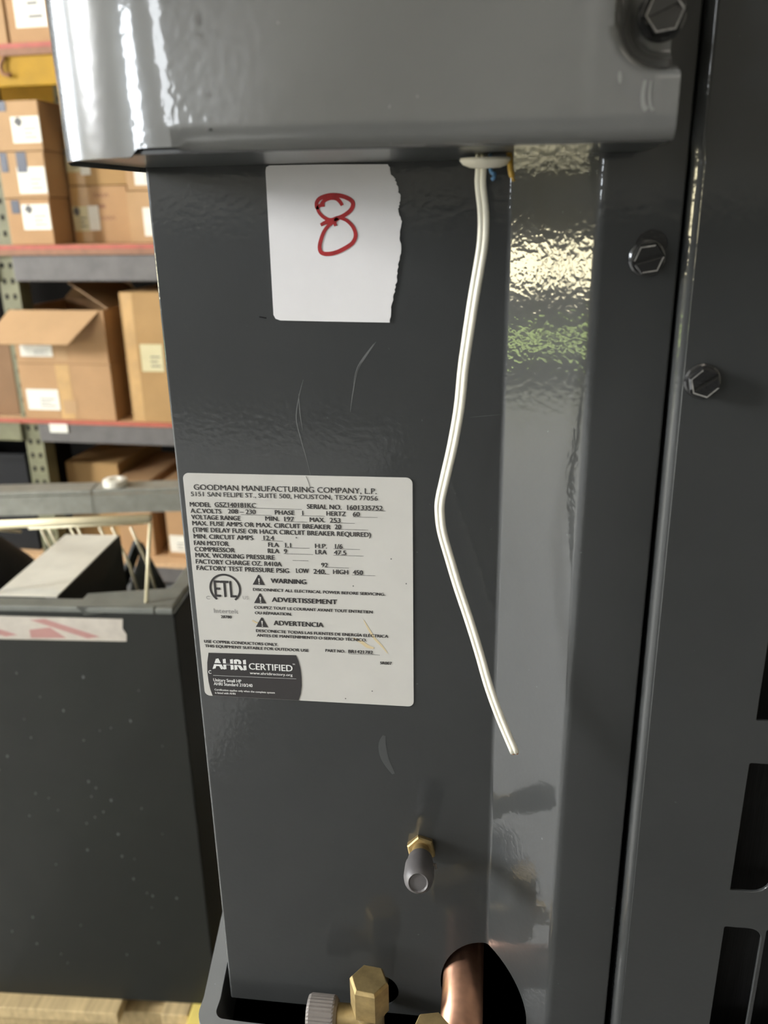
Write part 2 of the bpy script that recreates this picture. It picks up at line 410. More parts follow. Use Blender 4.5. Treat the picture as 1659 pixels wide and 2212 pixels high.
# dark hook on the yellow beam and a paper tag on the grey one
obj('beam_hook', tube(B(), smooth_pts([(-0.158, -.004, 1.735), (-0.172, -.008, 1.715), (-0.168, -.010, 1.69), (-0.145, -.006, 1.685)], 4), 0.006, 6), 'brown_edge', rack, RK, True)
obj('paper_tag', bx(-0.20, -0.132, -0.0012, 0.0036, 0.572, 0.603), 'label_white', rack, RK, label='white paper tag')

def card_mesh(bm, x0, x1, y0, y1, z0, z1): box(bm, x0, x1, y0, y1, z0, z1, 0.003)
def label_on(root, x0, x1, z0, z1, y, mat='label_white', lines=3, mark=False):
    o = obj('paper_label', bx(x0, x1, y - 0.0008, y - 0.0001, z0, z1), mat, root, RK)
    p = B(); w = x1 - x0; h = z1 - z0; yy = y - 0.0011
    for k in range(lines):
        zz = z0 + h * (0.18 + 0.5 * k / max(lines, 1)); a = x0 + w * 0.42
        flat(p, [(a, zz), (a + w * (0.45 - 0.12 * (k % 2)), zz), (a + w * (0.45 - 0.12 * (k % 2)), zz + h * .05), (a, zz + h * .05)], yy)
    if mark:
        cx, cz = x0 + w * .26, z0 + h * .80
        for k in range(4):
            dx, dz = ((-.06, 0), (.06, .01), (0, .09), (.02, -.09))[k]
            flat(p, rrect(cx + dx * w - .008, cx + dx * w + .008, cz + dz * h - .006, cz + dz * h + .006, .004, 2), yy)
    pr = obj('print', p, 'ink_soft', o, RK); pr['kind'] = 'stuff'
def carton(label, x0, x1, y0, y1, z0, z1, mat, tape=None, group='cardboard boxes on the rack'):
    t = thing('cardboard_box', label, 'box', RK, ((x0 + x1) / 2, (y0 + y1) / 2, z0), group)
    b = B(); card_mesh(b, x0, x1, y0, y1, z0, z1); obj('carton', b, mat, t, RK)
    if tape == 'v':
        m = (x0 + x1) / 2; obj('parcel_tape', bx(m - .024, m + .024, y0 - .0006, y0 - .0001, z1 - .06, z1 - .001), 'ptape', t, RK)
    elif tape: obj('parcel_tape', bx(tape[0], tape[1], y0 - .0006, y0 - .0001, z0 + .002, z1 - .002), 'ptape', t, RK)
    return t
def dark_tape(t, x0, x1, z0, z1, y): obj('dark_tape', bx(x0, x1, y - .0014, y - .0001, z0, z1), 'tape_dark', t, RK)
# top shelf (z 1.77)
t = carton('top-shelf cardboard box cut off by the left photo edge', -0.243, -0.150, 0.012, 0.4, 1.7705, 2.05, 'kraft')
t = carton('top-shelf cardboard box with a white label beside the glossy cover', -0.143, 0.24, 0.014, 0.4, 1.7705, 2.05, 'kraft2'); label_on(t, -.116, -.012, 1.812, 1.95, .014, lines=2)
# middle shelf (z 1.194): stack of three at the left
Y = 0.004
t = carton('topmost of the three stacked boxes at the left of the middle shelf', -0.238, -0.078, Y, 0.36, 1.474, 1.617, 'kraft'); label_on(t, -.176, -.080, 1.497, 1.572, Y, mark=True); dark_tape(t, -.232, -.186, 1.588, 1.616, Y)
t = carton('middle one of the three stacked boxes, two dark tape tabs at top', -0.240, -0.081, Y, 0.36, 1.337, 1.4725, 'kraft'); label_on(t, -.180, -.084, 1.350, 1.428, Y); dark_tape(t, -.232, -.208, 1.414, 1.471, Y); dark_tape(t, -.176, -.142, 1.412, 1.471, Y)
t = carton('lowest of the three stacked boxes, one dark tape square beside its label', -0.238, -0.084, Y, 0.36, 1.1945, 1.3355, 'kraft2'); label_on(t, -.184, -.088, 1.241, 1.318, Y, mark=True); dark_tape(t, -.218, -.190, 1.291, 1.331, Y)
Y = 0.115
t = carton('lower box with handwriting between the stack of three and the grey unit', -0.076, 0.128, Y, 0.5, 1.1945, 1.371, 'kraft2', (-0.068, -0.008)); label_on(t, -.070, -.016, 1.232, 1.309, Y - .0007, 'label_yellow', mark=True); label_on(t, -.0155, .022, 1.234, 1.311, Y - .0002, lines=0)
h = B()
for k, (xa, zz, w) in enumerate(((.010, 1.342, .052), (.018, 1.308, .030), (.022, 1.272, .056))):
    ribbon(h, [(xa + w * i / 8, zz + (.006 if i % 2 else -.005)) for i in range(9)], .004, Y - .0004, 4)
obj('handwriting', h, 'brown_edge', t, RK)
t = carton('box under the glossy cover, stacked on the box with handwriting', -0.074, 0.132, Y, 0.5, 1.3725, 1.54, 'kraft3', (-0.070, -0.012)); label_on(t, -.072, -.024, 1.414, 1.486, Y - .0007, 'label_yellow', mark=True); label_on(t, -.0235, .010, 1.405, 1.484, Y - .0002, lines=0)
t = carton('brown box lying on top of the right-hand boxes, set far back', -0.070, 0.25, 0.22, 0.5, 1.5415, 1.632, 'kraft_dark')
t = carton('lower box half hidden by the grey unit edge, middle shelf', 0.134, 0.36, Y - .02, 0.5, 1.1945, 1.352, 'kraft'); label_on(t, .186, .262, 1.215, 1.302, Y - .02)
t = carton('upper box half hidden by the grey unit edge, middle shelf', 0.136, 0.36, Y - .012, 0.5, 1.3535, 1.5395, 'kraft'); label_on(t, .166, .25, 1.340 + .03, 1.412 + .02, Y - .012)
# lower shelf (z .617)
Y = 0.006
t = carton('closed box under the open one on the lower shelf, white label at its left', -0.290, 0.052, Y, 0.36, 0.6175, 0.8105, 'kraft2', (-0.150, -.100)); label_on(t, -.272, -.152, .650, .722, Y - .0007); label_on(t, -.138, -.088, .640, .686, Y - .0007, 'kraft', 0)
t = thing('cardboard_box', 'open box with its front flap folded down, on the lower shelf', 'box', RK, (-.12, .18, .8115), 'cardboard boxes on the rack')
b = B(); th = .004; x0, x1, y0, y1, z0, z1 = -.288, .050, Y, .36, .8115, .988
box(b, x0, x1, y0, y0 + th, z0, z1); box(b, x0, x1, y1 - th, y1, z0, z1); box(b, x0, x0 + th, y0 + th, y1 - th, z0, z1); box(b, x1 - th, x1, y0 + th, y1 - th, z0, z1); box(b, x0 + th, x1 - th, y0 + th, y1 - th, z0, z0 + th)
obj('carton', b, 'kraft2', t, RK)
def flap(a, b_, c_, d_, mat='kraft'):
    bm = B(); P = [Vector(p) for p in (a, b_, c_, d_)]; n = (P[1] - P[0]).cross(P[2] - P[0]).normalized() * 0.004
    f = [bm.verts.new(p) for p in P]; g = [bm.verts.new(p + n) for p in P]
    bm.faces.new(f); bm.faces.new(g)
    for i in range(4): bm.faces.new((f[i], f[(i + 1) % 4], g[(i + 1) % 4], g[i]))
    return obj('flap', bm, mat, t, RK)
flap((x0, y0, z1), (x1 - .012, y0, z1), (x1 - .085, y0 - .095, z1 - .098), (x0 - .06, y0 - .095, z1 - .098))
flap((x1, y0 + .03, z1), (x1, y1, z1), (x1 - .125, y1 - .02, z1 + .082), (x1 - .145, y0 + .06, z1 + .082), 'kraft_in')
flap((x0, y1, z1), (x1 - .03, y1, z1), (x1 - .10, y1 + .06, z1 + .055), (x0 + .03, y1 + .06, z1 + .055), 'kraft_in')
flap((x0, y0 + .02, z1), (x0, y1, z1), (x0 - .012, y1 - .02, z1 - .09), (x0 - .012, y0 + .05, z1 - .09), 'kraft_in')
label_on(t, -.270, -.152, .834, .872, Y); label_on(t, -.142, -.098, .822, .858, Y, 'kraft', 0)
t = carton('tall box with a cream label beside the open box, lower shelf', 0.113, 0.42, Y, 0.42, 0.6175, 1.046, 'kraft3', (0.120, 0.158)); label_on(t, .168, .246, .790, .880, Y - .0007, 'label_yellow')
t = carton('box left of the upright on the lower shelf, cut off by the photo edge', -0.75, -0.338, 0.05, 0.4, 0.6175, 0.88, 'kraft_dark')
# bottom shelf (z .10)
t = carton('bottom-shelf box farther back behind the galvanised frame', -0.245, -0.035, 0.13, 0.5, 0.0995, 0.425, 'kraft3')
t = carton('bottom-shelf box in front, standing behind the white wire rack', -0.022, 0.112, 0.06, 0.44, 0.0995, 0.385, 'kraft2')
t = carton('bottom-shelf box with a white label, mostly hidden by the grey unit', 0.165, 0.5, 0.06, 0.44, 0.0995, 0.39, 'kraft2'); label_on(t, .172, .24, .12, .185, .06)
t = thing('parts_bin', 'black plastic bin left of the rack upright below the lower shelf', 'bin', RK, (-.6, .2, .1))
b = B(); box(b, -.80, -.35, .05, .058, .1, .47); box(b, -.80, -.35, .35, .358, .1, .47); box(b, -.80, -.792, .058, .35, .1, .47); box(b, -.358, -.35, .058, .35, .1, .47); box(b, -.79, -.36, .06, .348, .1, .108)
obj('tub', b, 'black', t, RK); obj('rim', bx(-.805, -.345, .040, .0495, .455, .475), 'black', t, RK)

# ------------------------------------------------------------------ galvanised frame behind the neighbouring unit
GF = Matrix.Translation((-0.87, 1.615, 0)) @ Matrix.Rotation(math.radians(9), 4, 'Z')
t = thing('steel_frame', 'galvanised channel frame standing behind the neighbouring unit', 'frame', GF, (0, 0.15, 0))
b = B(); box(b, -.62, -.0015, 0, .003, .574, .624); box(b, -.62, -.0015, .003, .07, .624, .636, .002); obj('rail', b, 'galv', t, GF)
b = B(); box(b, .0015, .55, 0, .003, .574, .624); box(b, .0015, .55, .003, .07, .624, .636, .002); obj('rail', b, 'galv', t, GF)
obj('splice_plate', bx(-.02, .02, .0035, .006, .572, .623), 'galv', t, GF)
b = B(); box(b, -.62, .55, .38, .383, .10, .15); obj('rail', b, 'galv', t, GF)
for x in (-.62, .547 - .03):
    for y in (.004, .35): obj('leg', bx(x, x + .03, y + .003, y + .03, 0, .5735 if y < .1 else .21), 'galv', t, GF)
    obj('cross_rail', bx(x, x + .03, .0345, .3795, .10, .14), 'galv', t, GF)
t = thing('tape_roll', 'small white roll lying on the galvanised frame rail', 'roll', GF, (.03, .035, .636))
b = B(); lathe(b, (.052, .035, .6365), (.052, .035, .68), [(0, .028), (.001, .030), (.016, .030), (.017, .028), (.0175, .015), (.012, .013)], 24)
obj('roll', b, 'label_white', t, GF, 40)

# ------------------------------------------------------------------ neighbouring open-topped unit on a pallet
NB = Matrix.Translation((-0.272, 0.622, 0)) @ Matrix.Rotation(math.radians(2.6), 4, 'Z')    # origin at its near right corner, -x along its front
t = nb = thing('open_cabinet', 'dark grey open-topped cabinet on the pallet left of the labelled unit', 'cabinet', NB, (-.36, .18, .15))
NW, ND, ZB, ZT = 0.74, 0.36, 0.151, 0.815
obj('front_panel', bx(-NW, 0, 0, .003, ZB, ZT, .001), 'old_paint', nb, NB, label='dusty dark grey front panel')
obj('side_panel', bx(-.003, 0, .0035, ND, ZB, ZT - .004), 'old_paint', nb, NB)
obj('side_panel', bx(-NW, -NW + .003, .0035, ND, ZB, ZT - .004), 'old_paint', nb, NB)
obj('back_panel', bx(-NW + .0035, -.0035, ND - .003, ND, ZB, .36), 'old_paint', nb, NB)
obj('base_plate', bx(-NW + .0035, -.0035, .0035, ND - .0035, ZB, ZB + .003), 'dark', nb, NB)
for x0, x1, y0, y1 in ((-NW + .023, -.0235, -.003, .022), (-.0225, .0005, -.003, ND), (-NW, -NW + .022, -.003, ND)):
    obj('rim', bx(x0, x1, y0, y1, ZT + .0005, ZT + .009, .002), 'rim_grey', nb, NB)
b = B(); f = [b.verts.new(p) for p in ((-.115, -.0035, ZT - .002), (-.003, .004, ZT + .0095), (-.003, .06, ZT + .0098), (-.125, .035, ZT + .0098), (-.125, -.0035, ZT + .0098))]; b.faces.new(f)
bmesh.ops.solidify(b, geom=b.faces[:], thickness=.001); obj('corner_plate', b, 'rim_grey', nb, NB)
# print tape below the rim
tp = obj('packing_tape', sheet(B(), [(-.55, ZT - .042), (-.066, ZT - .040), (-.0645, ZT - .030), (-.069, ZT - .022), (-.067, ZT - .008), (-.55, ZT - .006)], -.0001, -.0007), 'fragile', nb, NB, label='white packing tape with faded red print')
b = B()
for xs in (-.36, -.245, -.135):
    flat(b, [(xs - .055, ZT - .012), (xs - .035, ZT - .010), (xs + .035, ZT - .034), (xs + .018, ZT - .037)], -.0009)
    flat(b, [(xs - .058, ZT - .026), (xs - .03, ZT - .022), (xs - .01, ZT - .037), (xs - .058, ZT - .038)], -.0009)
obj('red_print', b, 'fragile_red', tp, NB)
# specks and scuffs on its front
random.seed(3); b = B()
for k in range(70):
    x = -random.uniform(.03, .46); z = random.uniform(.2, .76); r = random.choice((.0009, .0012, .0016))
    flat(b, [(x + r * math.cos(a) * random.uniform(.6, 1.2), z + r * 1.5 * math.sin(a)) for a in (0, 1.05, 2.1, 3.14, 4.2, 5.24)], -.0004)
obj('dust_specks', b, 'scratch', nb, NB)['kind'] = 'stuff'
# what sticks out of its open top
obj('brace_plate', bx(-.246, -.161, .0225, .24, ZT + .0092, ZT + .0112, .0005), 'sheet', nb, NB, label='bare steel brace plate')
obj('brace_side', bx(-.1608, -.1590, .0225, .24, ZT - .16, ZT + .0110), 'old_paint', nb, NB)
b = B(); tube(b, [(-.205, .30, ZT - .13), (-.152, .285, ZT - .022), (-.150, .285, ZT - .022)], .009, 4)
obj('brace_bar', b, 'old_paint', nb, NB)
b = B(); tube(b, [(-.1495, .285, ZT - .022), (-.116, .27, ZT - .085), (-.105, .268, ZT - .12)], .009, 4)
obj('brace_bar', b, 'old_paint', nb, NB)
b = B(); poly(b, [(-.20, .31, ZT - .16), (-.151, .30, ZT - .03), (-.10, .28, ZT - .16)]); bmesh.ops.solidify(b, geom=b.faces[:], thickness=.002); obj('gusset_plate', b, 'rim_grey', nb, NB)
b = B(); lathe(b, (-.40, .20, ZB + .003), (-.40, .20, 1), [(0, .12), (.50, .12), (.62, .105), (.67, .06), (.68, .01)], 28); obj('compressor', b, 'black', nb, NB, 40)
# white wire rack standing on its rim
t = wr = thing('wire_rack', 'ivory coated wire rack standing in the open top of the dark cabinet', 'rack', NB, (-.15, .04, ZT + .009))
obj('top_tube', tube(B(), [(-.285, .057, ZT + .0945), (-.034, .046, ZT + .112)], .0056, 12), 'wire', wr, NB, True)
for x in (-.0345, -.280): obj('leg', tube(B(), [(x, .046, ZT + (.106 if x > -.1 else .094)), (x - .004, .012, ZT + .0095)], .0024, 8), 'wire', wr, NB, True)
obj('back_wire', tube(B(), [(-.315, .262, ZT + .012), (-.125, .262, ZT + .024)], .0026, 6), 'wire', wr, NB, True)
for x0, x1, z in ((-.282, -.330, .006), (-.0345, -.125, .024)): obj('side_wire', tube(B(), [(x0, .05, ZT + z + .088), (x1, .262, ZT + z)], .0026, 6), 'wire', wr, NB, True)
for x in (-.297, -.284, -.248, -.236, -.200, -.180, -.150):
    obj('rod', tube(B(), [(x, .262, ZT + .016), (x + .02, .264, ZT - .05), (x + .032, .262, ZT - .11)], .0021, 6), 'wire', wr, NB, True)
# pallet
t = pl = thing('wooden_pallet', 'pale pine pallet under the dark open-topped cabinet', 'pallet', NB, (-.36, .34, 0))
for x0, x1, y0 in ((-.78, -.60, -.022), (-.575, -.148, -.024), (-.082, -.040, -.020)):
    obj('deck_board', bx(x0, x1, y0, .74, .128, .150, .002), 'wood', pl, NB)
obj('deck_board', bx(-.0385, .03, -.05, .74, .128, .150, .002), 'wood_yellow', pl, NB, label='yellow deck board')
for y in (.0, .34, .68): obj('stringer', bx(-.78, .03, y, y + .04, .022, .1275), 'wood', pl, NB)
for y in (-.02, .33, .67): obj('bottom_board', bx(-.78, .03, y, y + .09, 0.0005, .0215), 'wood', pl, NB)

# ------------------------------------------------------------------ stand under the labelled unit
t = st = thing('equipment_stand', 'low steel stand carrying the labelled grey unit', 'stand', IDN, (.4, .4, 0))
obj('stand_top', bx(.02, .78, .02, .78, .850, .8835), 'rack_grey', st)
for x in (.03, .72):
    for y in (.03, .72): obj('leg', bx(x, x + .05, y, y + .05, 0, .8495), 'rack_grey', st)

# ------------------------------------------------------------------ the labelled heat-pump unit (coordinates: MU frame)
hp = thing('heat_pump_unit', 'dark grey outdoor air-conditioning unit with rating plate and sticker, in front', 'machine', MU, (.35, .35, -.216))
ZTOP, ZBOT = 0.52, -0.174
# cabinet shell behind the panels
b = B(); box(b, .0005, .0015, .02, .70, -.1725, ZTOP); box(b, .0005, .70, .70, .701, -.1725, ZTOP); box(b, .699, .70, -.005, .6995, -.1725, ZTOP); box(b, .0005, .70, -.02, .701, ZTOP + .0005, ZTOP + .0015)
obj('cabinet_shell', b, 'panel', hp, MU)
# service panel: left return, flat face, bend, slanted wall, bend, flange
def arc2(c, r, a0, a1, n=6): return [(c[0] + r * math.cos(math.radians(a0 + (a1 - a0) * k / n)), c[1] + r * math.sin(math.radians(a0 + (a1 - a0) * k / n))) for k in range(n + 1)]
def fillet(P, rs, n=7):
    out = []
    for i, p in enumerate(P):
        r = rs.get(i)
        if not r: out.append(p); continue
        p = Vector(p); a = (Vector(P[i - 1]) - p).normalized(); c = (Vector(P[i + 1]) - p).normalized()
        ang = a.angle(c); dist = r / math.tan(ang / 2)
        s = p + a * dist; e = p + c * dist; m = p + (a + c).normalized() * (r / math.sin(ang / 2))
        v0 = s - m; v1 = e - m; th = v0.angle(v1); sg = 1 if v0.cross(v1) > 0 else -1
        for k in range(n + 1):
            out.append(tuple(m + Matrix.Rotation(sg * th * k / n, 2) @ v0))
    return out
def extrude_profile(bm, P, z0, z1, nz=1):
    rows = [[bm.verts.new((x, y, z0 + (z1 - z0) * j / nz)) for x, y in P] for j in range(nz + 1)]
    for a, c in zip(rows, rows[1:]):
        for i in range(len(P) - 1): bm.faces.new((a[i], a[i + 1], c[i + 1], c[i]))
    return bm
prof = fillet([(-.0026, .10), (-.0026, 0), (.1235, 0), (.1499, -.0264), (.1744, -.0264), (.1744, .01)], {1: .0012, 2: .0030, 3: .0052, 4: .0008})
b = extrude_profile(B(), prof, ZBOT, .30)
bmesh.ops.recalc_face_normals(b, faces=b.faces); bmesh.ops.solidify(b, geom=b.faces[:], thickness=.0009)
cut = B(); outline = [(.1220 + .0198 * math.cos(a), -.1500 + .0255 * math.sin(a)) for a in [2 * math.pi * k / 48 for k in range(48)]]
sheet(cut, outline, .03, -.0300)
cut2 = B(); sheet(cut2, [(.0735 + .0085 * math.cos(2 * math.pi * k / 28), -.1600 + .0095 * math.sin(2 * math.pi * k / 28)) for k in range(28)], .02, -.005)
me = boolean_cut(b, [cut, cut2])
obj('service_panel', me, 'panel', hp, MU, 25, label='recessed flat service panel with slanted right wall')
# what is seen through the hole: dark inside
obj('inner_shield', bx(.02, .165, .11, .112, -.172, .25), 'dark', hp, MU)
# base pan: rim with a rounded front-left corner
def pan(off):
    return [(-.0270 + off, .42)] + [(-.0270 + off, .08), (-.0205 + off, .03), (-.0165 + off * 1.0, .0)] + [(x, y) for x, y in arc2((-.0030, -.006 - off * 0.0), .0135 - off, 185, 262, 8)] + [(.01, -.0200 + off), (.132, -.0200 + off), (.150, -.0420 + off), (.69, -.0420 + off)]
po, pi_ = pan(0), pan(.0085)
b = B(); zt = -.1755
vo = [[b.verts.new((x, y, z)) for x, y in po] for z in (-.214, zt)]; vi = [[b.verts.new((x, y, z)) for x, y in pi_] for z in (zt, -.214)]
for i in range(len(po) - 1):
    b.faces.new((vo[0][i], vo[0][i + 1], vo[1][i + 1], vo[1][i])); b.faces.new((vo[1][i], vo[1][i + 1], vi[0][i + 1], vi[0][i])); b.faces.new((vi[0][i], vi[0][i + 1], vi[1][i + 1], vi[1][i]))
obj('base_pan_rim', b, 'pan', hp, MU, 35, label='rounded grey base pan rim')
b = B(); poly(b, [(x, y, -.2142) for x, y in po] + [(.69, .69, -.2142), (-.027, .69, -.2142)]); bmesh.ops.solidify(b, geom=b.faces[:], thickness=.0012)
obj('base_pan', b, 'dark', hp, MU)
# ---- glossy control cover with a rounded corner, rolled bottom edge and screw dimple
YF, CXc, RXc, RYc, XL = -.074, .036, .042, .028, -.006
plan = [(XL, .20), (XL, .10), (XL, .03), (XL, 0), (XL, -.03)] + [(CXc + RXc * math.cos(a), YF + RYc + RYc * math.sin(a)) for a in [math.pi + (math.pi / 2) * k / 40 for k in range(41)]]
plan += [(.0375 + (.1612 - .0375) * k / 84, YF) for k in range(1, 85)]
def sstep(a, c, v):
    k = min(1, max(0, (v - a) / (c - a))); return k * k * (3 - 2 * k)
def dimple(x, z):
    x0, z0, r = .1480, .2282, .010                       # rounded lower-left corner of the pocket
    if x < x0 + r and z < z0 + r: d = r - math.hypot(x - x0 - r, z - z0 - r)
    else: d = min(x - x0, z - z0)
    return .0165 * sstep(-.0035, .0040, d)
def wave(x, z): return .00035 * math.sin(34 * x + 11 * z) + .0002 * math.sin(90 * x - 40 * z + 1)
ZU = .2107
def zbot(x, y):                                         # bottom edge height of the bare-edged corner
    if y > -.05 and x < .0: return .2096
    return .2101 + .0021 * sstep(.0225, .0250, x)
b = B(); cols = []
zrows = [ZTOP, .46, .40, .36, .33, .31, .30] + [.30 - .001 * k for k in range(1, 84)]
for x, y in plan:
    c = []; rolled = x > .0378 and abs(y - YF) < 1e-6
    z0 = (ZU + .0045) if rolled else zbot(x, y)
    for z in zrows:
        zz = max(z, z0 + (.0002 if z < .30 else 0)); dz = dimple(x, zz) if x > .12 else 0
        yy = y + dz + (wave(x, zz) if -.002 < x < .14 and y < -.05 else 0)
        c.append(b.verts.new((x, yy, z if z > z0 else z0)))
    last_y = c[-1].co.y
    for k in range(1, 7):
        a = math.pi / 2 * k / 6
        if rolled: c.append(b.verts.new((x, last_y + .0042 * (1 - math.cos(a)), z0 - .0045 * math.sin(a))))
        else: c.append(b.verts.new((x, last_y + .00012 * k, z0 - .00003 * k)))
    cols.append(c)
for p, q in zip(cols, cols[1:]):
    for i in range(len(p) - 1):
        try: b.faces.new((p[i], q[i], q[i + 1], p[i + 1]))
        except ValueError: pass
end = cols[-1]; e2 = [b.verts.new((v.co.x, -.0275, v.co.z)) for v in end]
for i in range(len(end) - 1):
    b.faces.new((end[i], e2[i], e2[i + 1], end[i + 1]))
bmesh.ops.dissolve_degenerate(b, dist=1e-7, edges=b.edges)
obj('control_cover', b, 'glossy', hp, MU, 50, label='glossy bulging control cover with rounded corner')
bm_ = B(); P = [(-.0035, .02), (-.0035, -.045)] + [(CXc + (RXc - .002) * math.cos(a), YF + RYc + (RYc - .002) * math.sin(a)) for a in [math.pi + .3 + (math.pi / 2 - .3) * k / 10 for k in range(11)]] + [(.1605, YF + .0040), (.1605, -.0268), (.1502, -.0268), (.1240, -.0004), (.1240, .02)]
f = poly(bm_, [(x, y, ZU) for x, y in P]); g = poly(bm_, [(x, y, ZU + .001) for x, y in P])
for i in range(len(P)): bm_.faces.new((f.verts[i], f.verts[(i + 1) % len(P)], g.verts[(i + 1) % len(P)], g.verts[i]))
bmesh.ops.triangulate(bm_, faces=[f, g])
obj('cover_underside', bm_, 'underside', hp, MU)
# ---- slotted hex-head screws
def screw(x, z, y, hexrot, slotrot, r=.0052, skip=(2, 5)):
    bm = B(); a = (x, y, z); d = (x, y - 1, z)
    lathe(bm, (x, y - .0001, z), d, [(0, r), (.0007, r * .98), (.0010, r * .86)], 26)
    head = B(); prism(head, (x, y - .0009, z), d, 6, [(0, r * .90), (.0030, r * .90), (.0037, r * .80), (.0037, r * .79)], 0)
    # dished top: replace the cap by a sunk disc
    caps = [f for f in head.faces if len(f.verts) == 6 and all(abs(v.co.y - (y - .0046)) < 1e-6 for v in f.verts)]
    if caps:
        res = bmesh.ops.inset_region(head, faces=caps, thickness=r * .10, depth=-.0011)
    slot = B(); box(slot, -.0007, .0007, -.0020, .0007, -r * 1.1, r * 1.1)
    bmesh.ops.transform(slot, matrix=Matrix.Translation((x, y - .0046 + .0006, z)) @ Matrix.Rotation(math.radians(90 - slotrot), 4, 'Y'), verts=slot.verts)
    bmesh.ops.rotate(head, cent=(x, 0, z), matrix=Matrix.Rotation(math.radians(-hexrot), 3, 'Y'), verts=head.verts)
    hm = boolean_cut(head, [slot])
    bm.from_mesh(hm)
    s = obj('hex_screw', bm, 'screw', hp, MU, 20)
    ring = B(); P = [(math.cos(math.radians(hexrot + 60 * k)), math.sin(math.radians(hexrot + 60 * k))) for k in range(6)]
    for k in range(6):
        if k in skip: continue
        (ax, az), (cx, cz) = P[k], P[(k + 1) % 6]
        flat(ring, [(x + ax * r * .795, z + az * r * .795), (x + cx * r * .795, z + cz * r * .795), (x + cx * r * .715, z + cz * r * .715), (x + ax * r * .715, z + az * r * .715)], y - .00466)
    obj('worn_lit_edge', ring, 'screw_worn_lit', s, MU, label='pale rim, part bare metal, part painted highlight')['kind'] = 'stuff'  # pale rim: some wear, plus window highlights on the edges painted in
    return s
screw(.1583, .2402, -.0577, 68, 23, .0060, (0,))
b = B(); sheet(b, [(.1658 + .0047 * math.cos(a), .1846 + .0042 * math.sin(a)) for a in [2 * math.pi * k / 28 for k in range(28)]], -.0264, -.0267); obj('slot_hole', b, 'screw', hp, MU)
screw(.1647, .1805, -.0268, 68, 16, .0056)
b = B(); sheet(b, [(.1853 + .0048 * math.cos(a), .1472 + .0042 * math.sin(a)) for a in [2 * math.pi * k / 28 for k in range(28)]], -.0300, -.0303); obj('slot_hole', b, 'panel', hp, MU)
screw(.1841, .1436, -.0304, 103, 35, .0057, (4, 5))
# ---- louvred side panel with cut openings
cu = bpy.data.curves.new('tmp', 'CURVE'); cu.dimensions = '2D'; cu.fill_mode = 'BOTH'; cu.extrude = .0004; cu.bevel_depth = .0003; cu.bevel_resolution = 1
def spline(P):
    s = cu.splines.new('POLY'); s.points.add(len(P) - 1); s.use_cyclic_u = True
    for q, (x, z) in zip(s.points, P): q.co = (x, z, 0, 1)
spline([(.1804, -.205), (.70, -.205), (.70, .50), (.1778, .50), (.1778, .2125), (.1784, .2075), (.1785, .17)])
holes = 0
for i in range(30):
    x0 = .2155 + .0160 * i
    for j in range(-3, 6):
        zt_ = .0038 + .0768 * j
        if zt_ - .0592 < -.195 or zt_ > .47: continue
        spline(rrect(x0, x0 + .0148, zt_ - .0592, zt_, [.0008, .0066, .0050, .0010], 5)); holes += 1
o = bpy.data.objects.new('tmp', cu); COL.objects.link(o); me = evaluated(o); bpy.data.objects.remove(o); bpy.data.curves.remove(cu)
for v in me.vertices: v.co = Vector((v.co.x, -.0300 - v.co.z, v.co.y))
obj('louver_panel', me, 'panel', hp, MU, label='grille panel with tall round-cornered openings')
b = B(); rows = []
for z, xe in ((.50, .1747), (.2125, .1747), (.2075, .1754), (.165, .1754), (.10, .1758), (-.205, .1772)):
    rows.append([b.verts.new((xe, .010, z)), b.verts.new((xe, -.024, z))] + [b.verts.new((xe + .0033 - .0033 * math.cos(a), -.0272 - .0033 * math.sin(a), z)) for a in [math.pi / 2 * k / 8 for k in range(9)]])
for p, q in zip(rows, rows[1:]):
    for i in range(len(p) - 1): b.faces.new((p[i], p[i + 1], q[i + 1], q[i]))
obj('louver_edge', b, 'panel', hp, MU, True, label='rolled left edge of the grille panel')
obj('condenser_coil', bx(.200, .66, -.012, .02, -.205, .49), 'coil', hp, MU)

# ---- torn white sticker with a red handwritten number
PO = [(40.42, 208.6), (40.75, 209.9), (41.9, 210.4), (60, 210.35), (82.4, 209.9), (83.1, 208.6), (83.3, 207.0), (84.6, 205.6), (85.3, 204.2), (85.9, 201.6), (86.5, 199.4), (86.3, 197.2), (85.8, 195.4), (86.5, 193.2), (86.9, 191.4), (86.2, 188.3), (86.2, 185.4), (86.6, 182.0), (86.1, 179.3), (85.3, 176.0), (85.0, 173.2), (84.6, 170.0), (83.6, 166.8), (82.9, 162.0), (82.3, 157.8), (60, 158.2), (42.6, 158.6), (40.9, 159.2), (40.2, 160.6)]
random.seed(11); J = []
for i, p in enumerate(PO):
    J.append(p); q = PO[(i + 1) % len(PO)]
    if 4 <= i < 24:
        for k in range(1, 4): J.append((p[0] + (q[0] - p[0]) * k / 4 + random.uniform(-.28, .28), p[1] + (q[1] - p[1]) * k / 4))
bs = B(); sheet(bs, [(x / 1000, z / 1000) for x, z in J], -.0001, -.0004)
sticker = obj('number_sticker', bs, 'paper', hp, MU, label='white paper sticker with torn right edge')
